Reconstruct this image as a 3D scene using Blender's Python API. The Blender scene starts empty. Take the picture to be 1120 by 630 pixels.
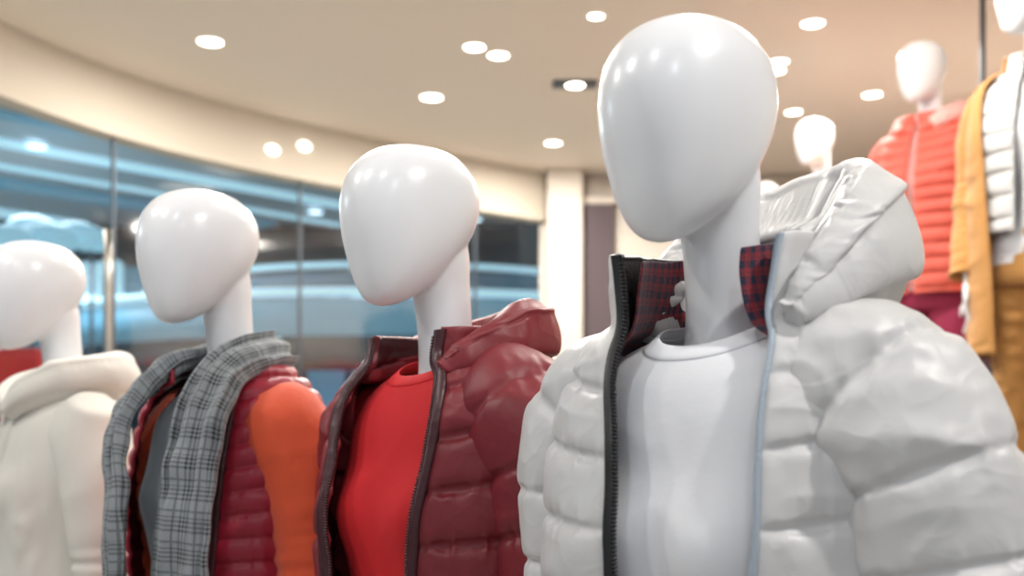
import bpy, math, random, time, bmesh
import numpy as np
from mathutils import Vector
T0=time.time()
random.seed(3)
scene=bpy.context.scene
scene.view_settings.view_transform='Standard'
F=1200.0; CX=560.0; HY=490.0; CZ=1.42
def px(x,y,Y): return ((x-CX)/F*Y, Y, CZ+(HY-y)/F*Y)

# ------------------------------------------------------------------ materials
class NT:
    def __init__(s,name):
        s.m=bpy.data.materials.new(name); s.m.use_nodes=True
        s.t=s.m.node_tree; s.b=s.t.nodes['Principled BSDF']; s.o=s.t.nodes['Material Output']
    def n(s,typ,**k):
        nd=s.t.nodes.new(typ)
        for a,v in k.items(): setattr(nd,a,v)
        return nd
    def l(s,a,b): s.t.links.new(a,b)
    def math(s,op,a,b=None,c=None,clamp=False):
        nd=s.n('ShaderNodeMath',operation=op); nd.use_clamp=clamp
        for i,v in enumerate((a,b,c)):
            if v is None: continue
            if isinstance(v,(int,float)): nd.inputs[i].default_value=v
            else: s.l(v,nd.inputs[i])
        return nd.outputs[0]
    def mix(s,fac,c1,c2):
        nd=s.n('ShaderNodeMix',data_type='RGBA')
        for i,v in ((0,fac),(6,c1),(7,c2)):
            if isinstance(v,(int,float)): nd.inputs[i].default_value=v
            elif isinstance(v,tuple): nd.inputs[i].default_value=(*v,1)[:4]
            else: s.l(v,nd.inputs[i])
        return nd.outputs[2]
def srgb(r,g,b):
    f=lambda c:(c/255/12.92) if c/255<=.04045 else ((c/255+.055)/1.055)**2.4
    return (f(r),f(g),f(b))
def mat(name,rgb,rough=.5,bump=0,bscale=40,vary=0,sheen=0,coat=0,metal=0,spec=.5,det=3,bdist=.01,weave=0,crease=0,cscale=14,coatr=.12):
    N=NT(name); c=srgb(*rgb); b=N.b
    b.inputs['Roughness'].default_value=rough; b.inputs['Metallic'].default_value=metal
    b.inputs['Specular IOR Level'].default_value=spec
    b.inputs['Base Color'].default_value=(*c,1)
    if sheen: b.inputs['Sheen Weight'].default_value=sheen
    if coat:
        b.inputs['Coat Weight'].default_value=coat; b.inputs['Coat Roughness'].default_value=coatr
    tc=N.n('ShaderNodeTexCoord')
    if vary or bump:
        nz=N.n('ShaderNodeTexNoise'); nz.inputs['Scale'].default_value=bscale; nz.inputs['Detail'].default_value=det
        N.l(tc.outputs['Object'],nz.inputs['Vector'])
    if vary:
        d=tuple(max(0,x*(1-vary)) for x in c); u=tuple(min(1,x*(1+vary)) for x in c)
        N.l(N.mix(nz.outputs['Fac'],d,u),b.inputs['Base Color'])
    if bump:
        bp=N.n('ShaderNodeBump'); bp.inputs['Strength'].default_value=bump; bp.inputs['Distance'].default_value=bdist
        h=nz.outputs['Fac']
        if weave:
            w=N.n('ShaderNodeTexNoise'); w.inputs['Scale'].default_value=weave; N.l(tc.outputs['Object'],w.inputs['Vector'])
            h=N.math('ADD',h,N.math('MULTIPLY',w.outputs['Fac'],.2))
        if crease:
            for sc,wt,wd in ((cscale,crease,16.),(cscale*2.1,crease*.5,11.)):
                q=N.n('ShaderNodeTexNoise'); q.inputs['Scale'].default_value=sc; q.inputs['Detail'].default_value=1.2; q.inputs['Distortion'].default_value=.6
                N.l(tc.outputs['Object'],q.inputs['Vector'])
                v=N.math('SUBTRACT',1.,N.math('MULTIPLY',N.math('ABSOLUTE',N.math('SUBTRACT',q.outputs['Fac'],.5)),wd),clamp=True)
                h=N.math('ADD',h,N.math('MULTIPLY',v,wt*.6))
                h=N.math('ADD',h,N.math('MULTIPLY',q.outputs['Fac'],wt*1.6))
        N.l(h,bp.inputs['Height']); N.l(bp.outputs[0],b.inputs['Normal'])
    return N.m
def emis(name,rgb,st):
    N=NT(name); c=srgb(*rgb); N.b.inputs['Base Color'].default_value=(*c,1)
    N.b.inputs['Emission Color'].default_value=(*c,1); N.b.inputs['Emission Strength'].default_value=st
    return N.m
def plaid(name,base,dark,line,block,fine,rough=.9,sheen=.3):
    N=NT(name); uv=N.n('ShaderNodeUVMap'); sp=N.n('ShaderNodeSeparateXYZ'); N.l(uv.outputs[0],sp.inputs[0])
    def st(o,p,duty,ph=0.): return N.math('LESS_THAN',N.math('FRACT',N.math('ADD',N.math('DIVIDE',o,p),ph)),duty)
    u,v=sp.outputs[0],sp.outputs[1]
    a=N.math('MULTIPLY',st(u,block,.5),st(u,fine,.55)); b=N.math('MULTIPLY',st(v,block,.5),st(v,fine,.55))
    d=N.math('MULTIPLY',N.math('ADD',a,b),.5)
    c=N.mix(d,srgb(*base),srgb(*dark))
    ln=N.math('MAXIMUM',st(u,block,.07,.22),st(v,block,.07,.22))
    c=N.mix(N.math('MULTIPLY',ln,.5),c,srgb(*line))
    nz=N.n('ShaderNodeTexNoise'); nz.inputs['Scale'].default_value=500
    tc=N.n('ShaderNodeTexCoord'); N.l(tc.outputs['Object'],nz.inputs['Vector'])
    bp=N.n('ShaderNodeBump'); bp.inputs['Strength'].default_value=.5; bp.inputs['Distance'].default_value=.003
    N.l(nz.outputs['Fac'],bp.inputs['Height']); N.l(bp.outputs[0],N.b.inputs['Normal'])
    N.l(c,N.b.inputs['Base Color']); N.b.inputs['Roughness'].default_value=rough; N.b.inputs['Sheen Weight'].default_value=sheen
    return N.m

M={}
M['gloss']=mat('mannequin_gloss_white',(231,232,235),.3,coat=.28,coatr=.18,spec=.5)
M['white_nylon']=mat('nylon_off_white',(207,206,206),.42,bump=.3,bscale=26,bdist=.0035,det=1.5,spec=.48,crease=.6,cscale=11)
M['white_nylon_in']=plaid('lining_red_plaid',(150,30,36),(24,18,26),(30,34,60),.03,.03)
M['navy_plaid']=plaid('lining_navy_red_plaid',(140,32,42),(24,26,54),(16,18,34),.018,.018)
M['black_lining']=mat('black_lining',(22,20,24),.6,bump=.3,bscale=60)
M['maroon']=mat('nylon_maroon',(122,38,46),.46,bump=.3,bscale=26,bdist=.0035,det=1.5,spec=.38,crease=.6,cscale=11)
M['maroon_in']=mat('lining_maroon',(62,18,26),.4,bump=.3,bscale=40)
M['burg']=mat('nylon_burgundy',(156,32,52),.42,bump=.25,bscale=60,bdist=.003,spec=.4,crease=.5,cscale=20)
M['orange']=mat('fleece_orange',(220,82,44),.8,bump=.3,bscale=35,sheen=.2,weave=700)
M['cream']=mat('sweat_cream',(220,216,208),.85,bump=.12,bscale=28,sheen=.05,weave=700)
M['tee_white']=mat('jersey_white',(230,231,235),.85,bump=.15,bscale=25,weave=800)
M['tee_red']=mat('jersey_red',(206,26,34),.8,bump=.2,bscale=25,weave=800)
M['tee_grey']=mat('jersey_grey',(126,132,138),.85,bump=.2,bscale=25,weave=800)
M['coral']=mat('nylon_coral',(212,92,76),.6,bump=.25,bscale=50)
M['pink']=mat('fleece_pink',(226,172,166),.8,bump=.3,bscale=40)
M['magenta']=mat('trousers_magenta',(160,44,80),.75,bump=.3,bscale=20)
M['denim']=mat('denim_navy',(34,44,66),.8,bump=.3,bscale=200,vary=.2)
M['mustard']=mat('wool_mustard',(190,136,72),.85,bump=.3,bscale=300,vary=.1,sheen=.2)
M['peach']=mat('wool_peach',(224,178,152),.85,bump=.3,bscale=200)
M['scarf']=plaid('scarf_glen_check',(140,146,150),(36,41,46),(26,29,34),.052,.0075)
M['ziptape']=mat('zip_tape_grey_blue',(166,178,190),.6,bump=.2,bscale=300)
M['black']=mat('zip_black',(16,16,18),.4,bump=.1,bscale=300)
M['metal']=mat('zip_metal_dark',(84,58,60),.4,metal=.6)
M['shoe']=mat('shoe_leather',(40,36,36),.4,bump=.1)

# ------------------------------------------------------------------ numeric helpers
def resample(rows,n,cols=None):
    R=np.array(rows,float); m=len(R)
    ext=np.vstack([2*R[0]-R[1],R,2*R[-1]-R[-2]])
    out=[]
    for i in range(m-1):
        p0,p1,p2,p3=ext[i:i+4]
        for t in np.linspace(0,1,24,endpoint=(i==m-2)):
            out.append(.5*((2*p1)+(-p0+p2)*t+(2*p0-5*p1+4*p2-p3)*t*t+(-p0+3*p1-3*p2+p3)*t**3))
    out=np.array(out); q=out if cols is None else out[:,cols]
    s=np.concatenate([[0],np.cumsum(np.linalg.norm(np.diff(q,axis=0),axis=1))])
    t=np.linspace(0,s[-1],n)
    return np.stack([np.interp(t,s,out[:,k]) for k in range(out.shape[1])],1), s[-1]
def vnoise(P,scale,seed=0):
    X=P*scale+seed*17.31+100.
    i=np.floor(X).astype(np.int64); f=X-i; f=f*f*(3-2*f)
    def h(a,b,c):
        v=(a*374761393+b*668265263+c*1274126177+seed*974711)&0xFFFFFFFF
        v=((v^(v>>13))*1274126177)&0xFFFFFFFF
        v=v^(v>>16)
        return (v&0xFFFF)/32767.5-1
    r=0
    for dx in (0,1):
        for dy in (0,1):
            for dz in (0,1):
                w=(f[...,0] if dx else 1-f[...,0])*(f[...,1] if dy else 1-f[...,1])*(f[...,2] if dz else 1-f[...,2])
                r=r+w*h(i[...,0]+dx,i[...,1]+dy,i[...,2]+dz)
    return r
def ridge(P,scale,seed=0,aniso=(1,1,1)):
    W=P*np.array(aniso); W=W+np.stack([vnoise(W,scale*.6,seed+k) for k in (41,42,43)],-1)*(.5/scale)
    return (1-np.abs(vnoise(W,scale,seed))*1.6).clip(0,1)**2
def normals(P,cyc):
    if cyc: du=np.roll(P,-1,1)-np.roll(P,1,1)
    else: du=np.gradient(P,axis=1)
    dv=np.gradient(P,axis=0)
    n=np.cross(dv,du); l=np.linalg.norm(n,axis=2,keepdims=True); l[l<1e-12]=1
    return n/l
def relax(P0,cyc,pin,su=1.05,sv=1.05,press=.0002,iters=70,seed=0,grav=.00006,bend=.12,floor=-.002,kick=.005,kscale=32):
    nv,nu=P0.shape[:2]; N0=normals(P0,cyc)
    W=(1-pin.astype(float))[...,None]
    P=P0+N0*((vnoise(P0,kscale,seed+70)+1)*kick*.5)[...,None]*W; Pp=P.copy()
    def idx(n,step,cy):
        js=np.arange(n if cy else n-step); out=[]
        for par in ((0,1) if step==1 else (0,2)):
            s=js[(js%2==par)] if step==1 else js[(js%4==par)|(js%4==par+1)]
            out.append((s,(s+step)%n))
        return out
    C=[]
    def add(a,b,L,k): C.append((a,b,L,k))
    for st,k in ((1,1.),(2,bend)):
        for a,b in idx(nu,st,cyc):
            A=(slice(None),a);B=(slice(None),b)
            add(A,B,np.linalg.norm(P0[B]-P0[A],axis=-1,keepdims=True)*su,k)
        for a,b in idx(nv,st,False):
            A=(a,);B=(b,)
            add(A,B,np.linalg.norm(P0[B]-P0[A],axis=-1,keepdims=True)*sv,k)
    ju=np.arange(nu if cyc else nu-1); jn=(ju+1)%nu
    for par in (0,1):
        r=np.arange(par,nv-1,2)
        for x,y in ((ju,jn),(jn,ju)):
            A=np.ix_(r,x);B=np.ix_(r+1,y)
            add(A,B,np.linalg.norm(P0[B]-P0[A],axis=-1,keepdims=True)*math.sqrt((su*su+sv*sv)/2),.3)
    Ws=[(W[a],W[b]) for a,b,_,_ in C]
    Nn=N0
    for it in range(iters):
        if it%3==0: Nn=normals(P,cyc)
        V=(P-Pp)*.9; Pp=P.copy()
        P=P+(V+Nn*press+np.array([0,0,-grav]))*W
        for (a,b,L,k),(wa,wb) in zip(C,Ws):
            d=P[b]-P[a]; l=np.linalg.norm(d,axis=-1,keepdims=True)+1e-9
            c=k*(l-L)/(l*(wa+wb+1e-6))*d
            P[a]=P[a]+wa*c; P[b]=P[b]-wb*c
        dd=((P-P0)*N0).sum(-1,keepdims=True)
        P=P+N0*np.maximum(floor-dd,0)*W
    return P
def detail(Q,cyc,seams,rs,seed,amp,big=.5,groove=0,valley=0):
    nv,nu=Q.shape[:2]; i=np.arange(nv)[:,None]
    w=np.zeros((nv,1)); gr=w; va=w
    if len(seams):
        d=np.abs(i-np.array(seams)[None]).min(1,keepdims=True)*rs; w=np.exp(-(d/.02)**2); gr=np.exp(-(d/.0045)**2); va=np.exp(-(d/.016)**2)
    e=np.ones((1,nu))
    if not cyc: u=np.minimum(np.arange(nu),nu-1-np.arange(nu))[None]; e=np.clip(u/8,0,1)
    n=normals(Q,cyc)
    g=(ridge(Q,50,seed,(1,1,.28))-.3)*w*amp*1.5+((ridge(Q,11,seed+2,(1,1,1.4))-.3)*amp*big+(ridge(Q,24,seed+4,(1,1,.7))-.3)*amp*.45)*(1-.6*w)-gr*groove-va*valley
    return Q+n*(g*e)[...,None]
# ------------------------------------------------------------------ mesh helpers
def link(o,parent=None):
    bpy.context.collection.objects.link(o)
    if parent: o.parent=parent
    return o
def grid_data(P,cyc):
    nv,nu=P.shape[:2]; ids=np.arange(nv*nu).reshape(nv,nu)
    a=ids[:-1,:];b=ids[1:,:]
    if cyc: a2=np.roll(ids,-1,1)[:-1];b2=np.roll(ids,-1,1)[1:]
    else: a2=ids[:-1,1:];b2=ids[1:,1:];a=a[:,:-1];b=b[:,:-1]
    F_=np.stack([a,b,b2,a2],-1).reshape(-1,4)
    U=np.concatenate([[0],np.cumsum(np.linalg.norm(np.diff(P,axis=1),axis=2).mean(0))])
    if cyc: U=np.append(U,U[-1]+np.linalg.norm(P[:,0]-P[:,-1],axis=1).mean())
    Vv=np.concatenate([[0],np.cumsum(np.linalg.norm(np.diff(P,axis=0),axis=2).mean(1))])
    n2=nu if cyc else nu-1
    I,J=np.meshgrid(np.arange(nv-1),np.arange(n2),indexing='ij')
    uv=np.stack([np.stack([U[J],Vv[I]],-1),np.stack([U[J],Vv[I+1]],-1),np.stack([U[J+1],Vv[I+1]],-1),np.stack([U[J+1],Vv[I]],-1)],2).reshape(-1,2)
    return P.reshape(-1,3),F_,uv
def mesh_obj(name,parts,mats,parent=None,sub=0,solid=0,inmat=False,bevel=0):
    V=[];Fs=[];UV=[];MI=[];off=0
    for k,p in enumerate(parts):
        if isinstance(p[0],np.ndarray) and p[0].ndim==3:
            v,f,uv=grid_data(p[0],p[1]); fl=(f+off).tolist(); uvl=uv
            if len(p)>3 and p[3]:
                nv,nu=p[0].shape[:2]
                c1=list(range(off,off+nu)); c2=list(range(off+(nv-1)*nu,off+nv*nu))[::-1]
                fl+= [c1,c2]; uvl=np.vstack([uv,np.zeros((2*nu,2))])
        else:
            v=np.array(p[0],float); fl=[[i+off for i in q] for q in p[1]]; uvl=np.zeros((sum(len(q) for q in fl),2))
        V.append(v);Fs+=fl;UV.append(uvl);MI+=[p[2]]*len(fl);off+=len(v)
    me=bpy.data.meshes.new(name); me.from_pydata(np.vstack(V).tolist(),[],Fs)
    me.uv_layers.new(name='UVMap').data.foreach_set('uv',np.vstack(UV).astype(np.float32).ravel())
    me.polygons.foreach_set('material_index',MI); me.polygons.foreach_set('use_smooth',[True]*len(Fs))
    for m in mats: me.materials.append(m)
    me.update()
    o=link(bpy.data.objects.new(name,me),parent)
    if solid:
        s=o.modifiers.new('thick','SOLIDIFY'); s.thickness=solid; s.offset=-1
        if inmat: s.material_offset=1; s.material_offset_rim=0
    if sub:
        s=o.modifiers.new('sub','SUBSURF'); s.levels=sub; s.render_levels=sub
    if bevel:
        s=o.modifiers.new('bev','BEVEL'); s.width=bevel; s.segments=2; s.limit_method='ANGLE'
        for pl in me.polygons: pl.use_smooth=False
    return o
def boxraw(x0,x1,y0,y1,z0,z1,mi=0):
    v=[(x,y,z) for z in (z0,z1) for y in (y0,y1) for x in (x0,x1)]
    f=[[0,2,3,1],[4,5,7,6],[0,1,5,4],[2,6,7,3],[0,4,6,2],[1,3,7,5]]
    return (v,f,mi)
def box(name,b,m,parent=None,bevel=.004):
    return mesh_obj(name,[boxraw(*b)],[m],parent,bevel=bevel)
def spw(s,e): return np.sign(s)*np.abs(s)**(2/e)
def ring_grid(R,phi,e=2.3):
    s=np.sin(phi);c=np.cos(phi)
    a,f,b,zf,zs,zb=[R[:,k][:,None] for k in range(6)]
    x=a*spw(s,e); cc=spw(c,e); y=np.where(c>0,-f*cc,-b*cc)
    cp=np.clip(c,0,1)**1.3; cm=np.clip(-c,0,1)**1.3
    z=zs+(zf-zs)*cp+(zb-zs)*cm
    return np.stack([x,y,z],-1)
def tube(path,nu,nv,ref=(0,1,0),e=2,groove=None):
    R,L=resample(path,nv,[0,1,2]); C=R[:,:3]; ra=R[:,3]; rb=R[:,4] if R.shape[1]>4 else ra
    T=np.gradient(C,axis=0); T/=np.linalg.norm(T,axis=1,keepdims=True)
    ref=np.array(ref,float)
    A=ref-(T*ref).sum(1,keepdims=True)*T; A/=np.linalg.norm(A,axis=1,keepdims=True); B=np.cross(A,T)
    t=np.linspace(0,2*math.pi,nu,endpoint=False)
    ct=spw(np.cos(t),e); st=spw(np.sin(t),e)
    k=np.ones_like(t)
    if groove:
        t0,wd,dp=groove; k=1-dp*np.exp(-((t-math.radians(t0))/math.radians(wd))**2)
    return C[:,None]+ra[:,None,None]*(ct*k)[None,:,None]*A[:,None]+rb[:,None,None]*(st*k)[None,:,None]*B[:,None]

# ------------------------------------------------------------------ mannequin base meshes
def head_parts():
    tab=[(0,-.062,.004,.004),(.012,-.062,.034,.027),(.05,-.062,.066,.053),(.12,-.062,.091,.070),(.22,-.063,.108,.081),(.34,-.065,.115,.0845),(.46,-.069,.1125,.083),
         (.58,-.0755,.1025,.0775),(.70,-.084,.087,.0685),(.80,-.0935,.071,.0575),(.88,-.1035,.054,.0455),(.94,-.112,.038,.033),(.975,-.118,.025,.021),(.995,-.122,.011,.010),(1,-.1225,.003,.003)]
    R,_=resample(tab,64,[0,2,3]) 
    t=np.linspace(0,2*math.pi,64,endpoint=False)
    P=np.zeros((64,64,3))
    for i,(s,cy,D,W) in enumerate(R):
        D=max(D,.002);W=max(W,.002)
        P[i,:,0]=W*spw(np.sin(t),2.15); P[i,:,1]=cy-D*spw(np.cos(t),2.15); P[i,:,2]=1.90-.25*s
    neck=tube([(0,.004,1.44,.09,.10),(0,.006,1.475,.082,.088),(0,.008,1.505,.066,.068),(0,.008,1.535,.052,.052),(0,.006,1.565,.046,.046),(0,.001,1.62,.0435,.0435),(0,-.006,1.68,.046,.045),(0,-.02,1.74,.055,.052),(0,-.035,1.80,.04,.04)],48,40)
    return [(P,True,0,True),(neck,True,0,True)]
BODY=[(.04,.035,.035,1.52,1.53,1.53),(.07,.06,.055,1.505,1.525,1.535),(.12,.086,.078,1.482,1.518,1.525),(.158,.1,.096,1.45,1.49,1.497),(.172,.11,.1,1.40,1.43,1.44),
      (.166,.126,.1,1.31,1.33,1.34),(.143,.112,.085,1.2,1.2,1.2),(.133,.096,.08,1.1,1.1,1.1),(.158,.11,.105,.95,.95,.95),(.165,.11,.115,.86,.86,.86)]
SHIRT=[(.074,.078,.060,1.517,1.545,1.557),(.09,.086,.069,1.508,1.541,1.551),(.128,.098,.087,1.484,1.526,1.533),(.165,.108,.102,1.448,1.496,1.503),(.179,.116,.107,1.40,1.43,1.44),
      (.173,.133,.106,1.31,1.33,1.34),(.153,.121,.092,1.2,1.2,1.2),(.145,.106,.088,1.1,1.1,1.1),(.168,.12,.115,.95,.95,.95),(.175,.122,.122,.88,.88,.88)]
def bust(P,amp=.018):
    x,y,z=P[...,0],P[...,1],P[...,2]
    g=sum(np.exp(-(((x-sx)/.05)**2+((z-1.325)/.055)**2)) for sx in (-.075,.075))
    P[...,1]-=np.where(y<0,g*amp,0); return P
def shirt_grid(nu=96,nv=90,grow=0,rows=SHIRT,seed=1,wr=.002):
    R,_=resample(rows,nv,[0,3,4]); phi=np.tile(np.linspace(0,2*math.pi,nu,endpoint=False),(nv,1))
    P=bust(ring_grid(R,phi)); 
    fade=np.clip((1.5-P[...,2])*6,0,1)
    w=vnoise(P*np.array([1,1,.25]),38,seed)*wr*fade+ridge(P,13,seed+5,(1,1,.5))*wr*1.6*fade
    return P+normals(P,True)*(w[...,None]+grow)
def hand_tubes(wx,wy,wz,side):
    ps=[tube([(wx,wy,wz+.05,.024,.02),(wx,wy,wz,.026,.02),(wx,wy-.002,wz-.04,.038,.016),(wx,wy-.002,wz-.085,.036,.014),(wx,wy,wz-.095,.028,.011)],20,16,ref=(0,1,0))]
    for k,(dy,ln) in enumerate(((-.029,.066),(-.010,.076),(.009,.071),(.027,.055))):
        y=wy+dy; z=wz-.082; c=-side*.012
        ps.append(tube([(wx,y,z+.02,.0095),(wx,y,z-.01,.0092),(wx+c*.5,y,z-ln*.5,.0085),(wx+c*1.6,y,z-ln*.95,.007),(wx+c*1.9,y,z-ln,.003)],12,14,ref=(0,1,0)))
    ps.append(tube([(wx,wy-.02,wz-.015,.012),(wx-side*.008,wy-.042,wz-.04,.0115),(wx-side*.014,wy-.052,wz-.07,.0095),(wx-side*.016,wy-.054,wz-.088,.004)],12,12,ref=(1,0,0)))
    return ps
def arm_path(side,out=0.,grow=0.):
    s=side;o=out
    return [(s*.12,.0,1.475,.045+grow),(s*.168,.0,1.465,.052+grow),(s*(.205+o*.4),.0,1.40,.048+grow),(s*(.225+o*.8),.005,1.28,.042+grow),(s*(.238+o),.0,1.16,.037+grow),(s*(.235+o),-.035,1.03,.033+grow),(s*(.225+o),-.085,.90,.026+grow),(s*(.223+o),-.095,.86,.024+grow)]
SH={}
AO=-.028
def remeshed(name,parts,vox,it):
    o=mesh_obj(name,parts,[M['gloss']])
    r=o.modifiers.new('r','REMESH'); r.mode='VOXEL'; r.voxel_size=vox; r.use_smooth_shade=True
    s=o.modifiers.new('s','SMOOTH'); s.factor=.5; s.iterations=it
    dg=bpy.context.evaluated_depsgraph_get(); me=bpy.data.meshes.new_from_object(o.evaluated_get(dg))
    for p in me.polygons: p.use_smooth=True
    bpy.data.objects.remove(o); me.name=name
    if not me.materials: me.materials.append(M['gloss'])
    return me
SH['head']=remeshed('mannequin_head',head_parts(),.0032,14)
R_,_=resample(BODY,70,[0,3,4]); tor=bust(ring_grid(R_,np.tile(np.linspace(0,2*math.pi,72,endpoint=False),(70,1))),.016)
ap=[(tor,True,0,True)]
for s in (-1,1):
    o_=AO if s<0 else 0
    ap.append((tube([p+(p[3],) for p in arm_path(s,o_)],20,60),True,0,True))
    for h in hand_tubes(s*(.223+o_),-.10,.84,s): ap.append((h,True,0,True))
SH['torso']=remeshed('mannequin_torso',ap,.006,4)
lp=[]
for s in (-1,1):
    lp.append((tube([(s*.085,0,.92,.085,.085),(s*.088,0,.75,.08,.08),(s*.088,-.005,.55,.056,.056),(s*.086,.01,.4,.054,.05),(s*.085,.02,.2,.036,.036),(s*.085,.015,.14,.034,.034)],24,50),True,0,True))
SH['legs']=mesh_obj('x',lp,[M['gloss']]).data; bpy.data.objects.remove(bpy.data.objects['x'])
def trousers(par,m,taper=.055):
    ps=[]
    R,_=resample([(.16,.115,.115,1.0,1.0,1.0),(.175,.122,.128,.92,.92,.92),(.182,.12,.13,.84,.84,.84),(.175,.105,.11,.80,.80,.80)],20,[3])
    ps.append((ring_grid(R,np.tile(np.linspace(0,2*math.pi,48,endpoint=False),(20,1))),True,0,True))
    for s in (-1,1):
        P=tube([(s*.088,0,.9,.085,.1),(s*.09,0,.75,.088,.092),(s*.092,-.005,.55,.068,.068),(s*.09,.01,.35,taper+.004,taper+.004),(s*.087,.015,.17,taper,taper)],32,80)
        P=P+normals(P,True)*(vnoise(P*np.array([1,1,1.6]),22,5)[...,None]*.006)
        ps.append((P,True,0,False))
    return mesh_obj('trousers',ps,[m],par,sub=1)
def shoes(par):
    ps=[]
    for s in (-1,1):
        ps.append((tube([(s*.087,.07,.135,.02,.02),(s*.087,.05,.14,.038,.038),(s*.087,.0,.145,.042,.044),(s*.087,-.06,.132,.045,.031),(s*.088,-.12,.124,.046,.023),(s*.088,-.17,.119,.03,.016),(s*.088,-.18,.115,.008,.008)],24,30,ref=(1,0,0)),True,0,True))
        ps.append(boxraw(s*.087-.036,s*.087+.036,-.165,.075,.101,.112,0))
    return mesh_obj('shoes',ps,[M['shoe']],par)

def mannequin(x,y,z,yaw,hyaw=None,hz=0,hs=1):
    e=bpy.data.objects.new('mannequin',None); e.empty_display_size=.1; link(e)
    e.location=(x,y,z); e.rotation_euler=(0,0,math.radians(-yaw))
    h=link(bpy.data.objects.new('head',SH['head']),e); h.scale=(hs,)*3; h.location=(0,0,hz+1.65*(1-hs))
    if hyaw is not None: h.rotation_euler=(0,0,math.radians(-(hyaw-yaw)))
    link(bpy.data.objects.new('torso',SH['torso']),e); link(bpy.data.objects.new('legs',SH['legs']),e)
    return e
def crew(par,m,rows=SHIRT,name='t_shirt',seed=1,sleeves=True):
    P=shirt_grid(seed=seed,nu=128,nv=120)
    phi=np.tile(np.linspace(0,2*math.pi,128,endpoint=False),(8,1))
    a=rows[0]
    R,_=resample([(a[0]-.010,a[1]-.011,a[2]-.008,a[3]+.010,a[4]+.010,a[5]+.010),(a[0]-.006,a[1]-.006,a[2]-.005,a[3]+.007,a[4]+.007,a[5]+.007),(a[0]+.004,a[1]+.003,a[2]+.003,a[3]-.002,a[4]-.0015,a[5]-.002),(a[0]+.008,a[1]+.0045,a[2]+.0055,a[3]-.006,a[4]-.003,a[5]-.004)],8,[3])
    C=ring_grid(R,phi)+0; C+=normals(C,True)*.0022
    ps=[(P,True,0),(C,True,0)]
    if sleeves:
        for s in (-1,1):
            A=tube([(p[0],p[1],p[2],p[3]+.008) for p in arm_path(s,AO if s<0 else 0)][:5],36,50); ps.append((A,True,0))
    return mesh_obj(name,ps,[m],par,sub=1,solid=.002)
JROWS=[# a,f,b,zf,zs,zb,phiL,phiR (deg)
 (.100,.130,.092,1.625,1.645,1.65,38,46),
 (.100,.124,.09,1.59,1.60,1.61,40,42),
 (.107,.120,.09,1.545,1.562,1.575,42,36),
 (.155,.130,.115,1.51,1.548,1.555,38,30),
 (.200,.145,.135,1.465,1.515,1.52,33,24),
 (.218,.160,.15,1.40,1.435,1.44,29,18),
 (.222,.175,.155,1.31,1.33,1.33,28,16),
 (.218,.174,.152,1.18,1.18,1.18,24,15),
 (.218,.172,.16,1.03,1.03,1.03,21,15),
 (.224,.172,.17,.88,.88,.88,21,16)]
def shell(par,name,rows,mo,mi,spacing=.09,nu=180,nv=132,su=1.05,sv=1.05,press=.0002,seed=1,thick=.012,iters=70,lump=.006,e=2.3,start=.16,floor=-.002,sub=1,inset=.004,fold=.0,amp=.003,big=.5,groove=0,kick=.005,grav=.00006,valley=0):
    R,L=resample(rows,nv,[0,1,4]); R[:,6:8]=np.radians(R[:,6:8])
    u=np.linspace(0,1,nu)[None]
    phi=R[:,6:7]+(2*math.pi-R[:,7:8]-R[:,6:7])*u
    P=ring_grid(R,phi,e); P=bust(P,.008)
    N=normals(P,False)
    edge=np.minimum(u,1-u)*nu
    ew=np.clip(edge/10,0,1)
    P=P+N*((vnoise(P,9,seed)*lump+vnoise(P,20,seed+3)*lump*.5+ridge(P,7,seed+5,(1,1,.8))*fold)*ew)[...,None]
    rs=L/(nv-1); k=max(3,int(round(spacing/rs))); i0=int(start/rs)
    pin=np.zeros((nv,nu),bool)
    seams=list(range(i0,nv-3,k))
    for i in seams: pin[i]=True; P[i]-=N[i]*inset
    pin[0]=pin[-1]=True; pin[:,0]=pin[:,-1]=True
    Q=relax(P,False,pin,su,sv,press,iters,seed,floor=floor,kick=kick,grav=grav)
    if amp: Q=detail(Q,False,seams,rs,seed,amp,big,groove,valley)
    o=mesh_obj(name,[(Q,False,0)],[mo,mi],par,sub=sub,solid=thick,inmat=True)
    return Q,o
def sleeve(par,name,side,mo,spacing=.09,grow=.028,out=.01,nu=64,nv=110,su=1.05,sv=1.05,press=.0002,seed=1,iters=70,lump=.004,seams=True,sub=1,end=8,inset=.004,fold=.0,amp=.003,big=.5,groove=0,kick=.005,grav=.00006,valley=0):
    path=[(p[0],p[1],p[2],p[3]+grow*(.8 if i>4 else 1),p[3]+grow) for i,p in enumerate(arm_path(side,out))][:end]
    P=tube(path,nu,nv); L=np.linalg.norm(np.diff(P[:,0],axis=0),axis=1).sum(); rs=L/nv
    N=normals(P,True)
    P=P+N*(vnoise(P,13,seed+20)*lump+ridge(P,9,seed+5,(1,1,1.3))*fold)[...,None]
    pin=np.zeros((nv,nu),bool); pin[0]=pin[-1]=True
    sm=[]
    if seams:
        k=max(3,int(round(spacing/rs)))
        sm=list(range(int(.06/rs),nv-3,k))
        for i in sm: pin[i]=True; P[i]-=N[i]*inset
    Q=relax(P,True,pin,su,sv,press,iters,seed+9,floor=-.003,kick=kick,grav=grav)
    if amp: Q=detail(Q,True,sm,rs,seed,amp,big,groove,valley)
    c=Q[-1].mean(0); cuff=np.stack([Q[-1],c+(Q[-1]-c)*.9,c+(Q[-1]-c)*.86+np.array([0,0,.02])])
    return mesh_obj(name,[(Q,True,0),(cuff,True,0)],[mo],par,sub=sub)
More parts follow.
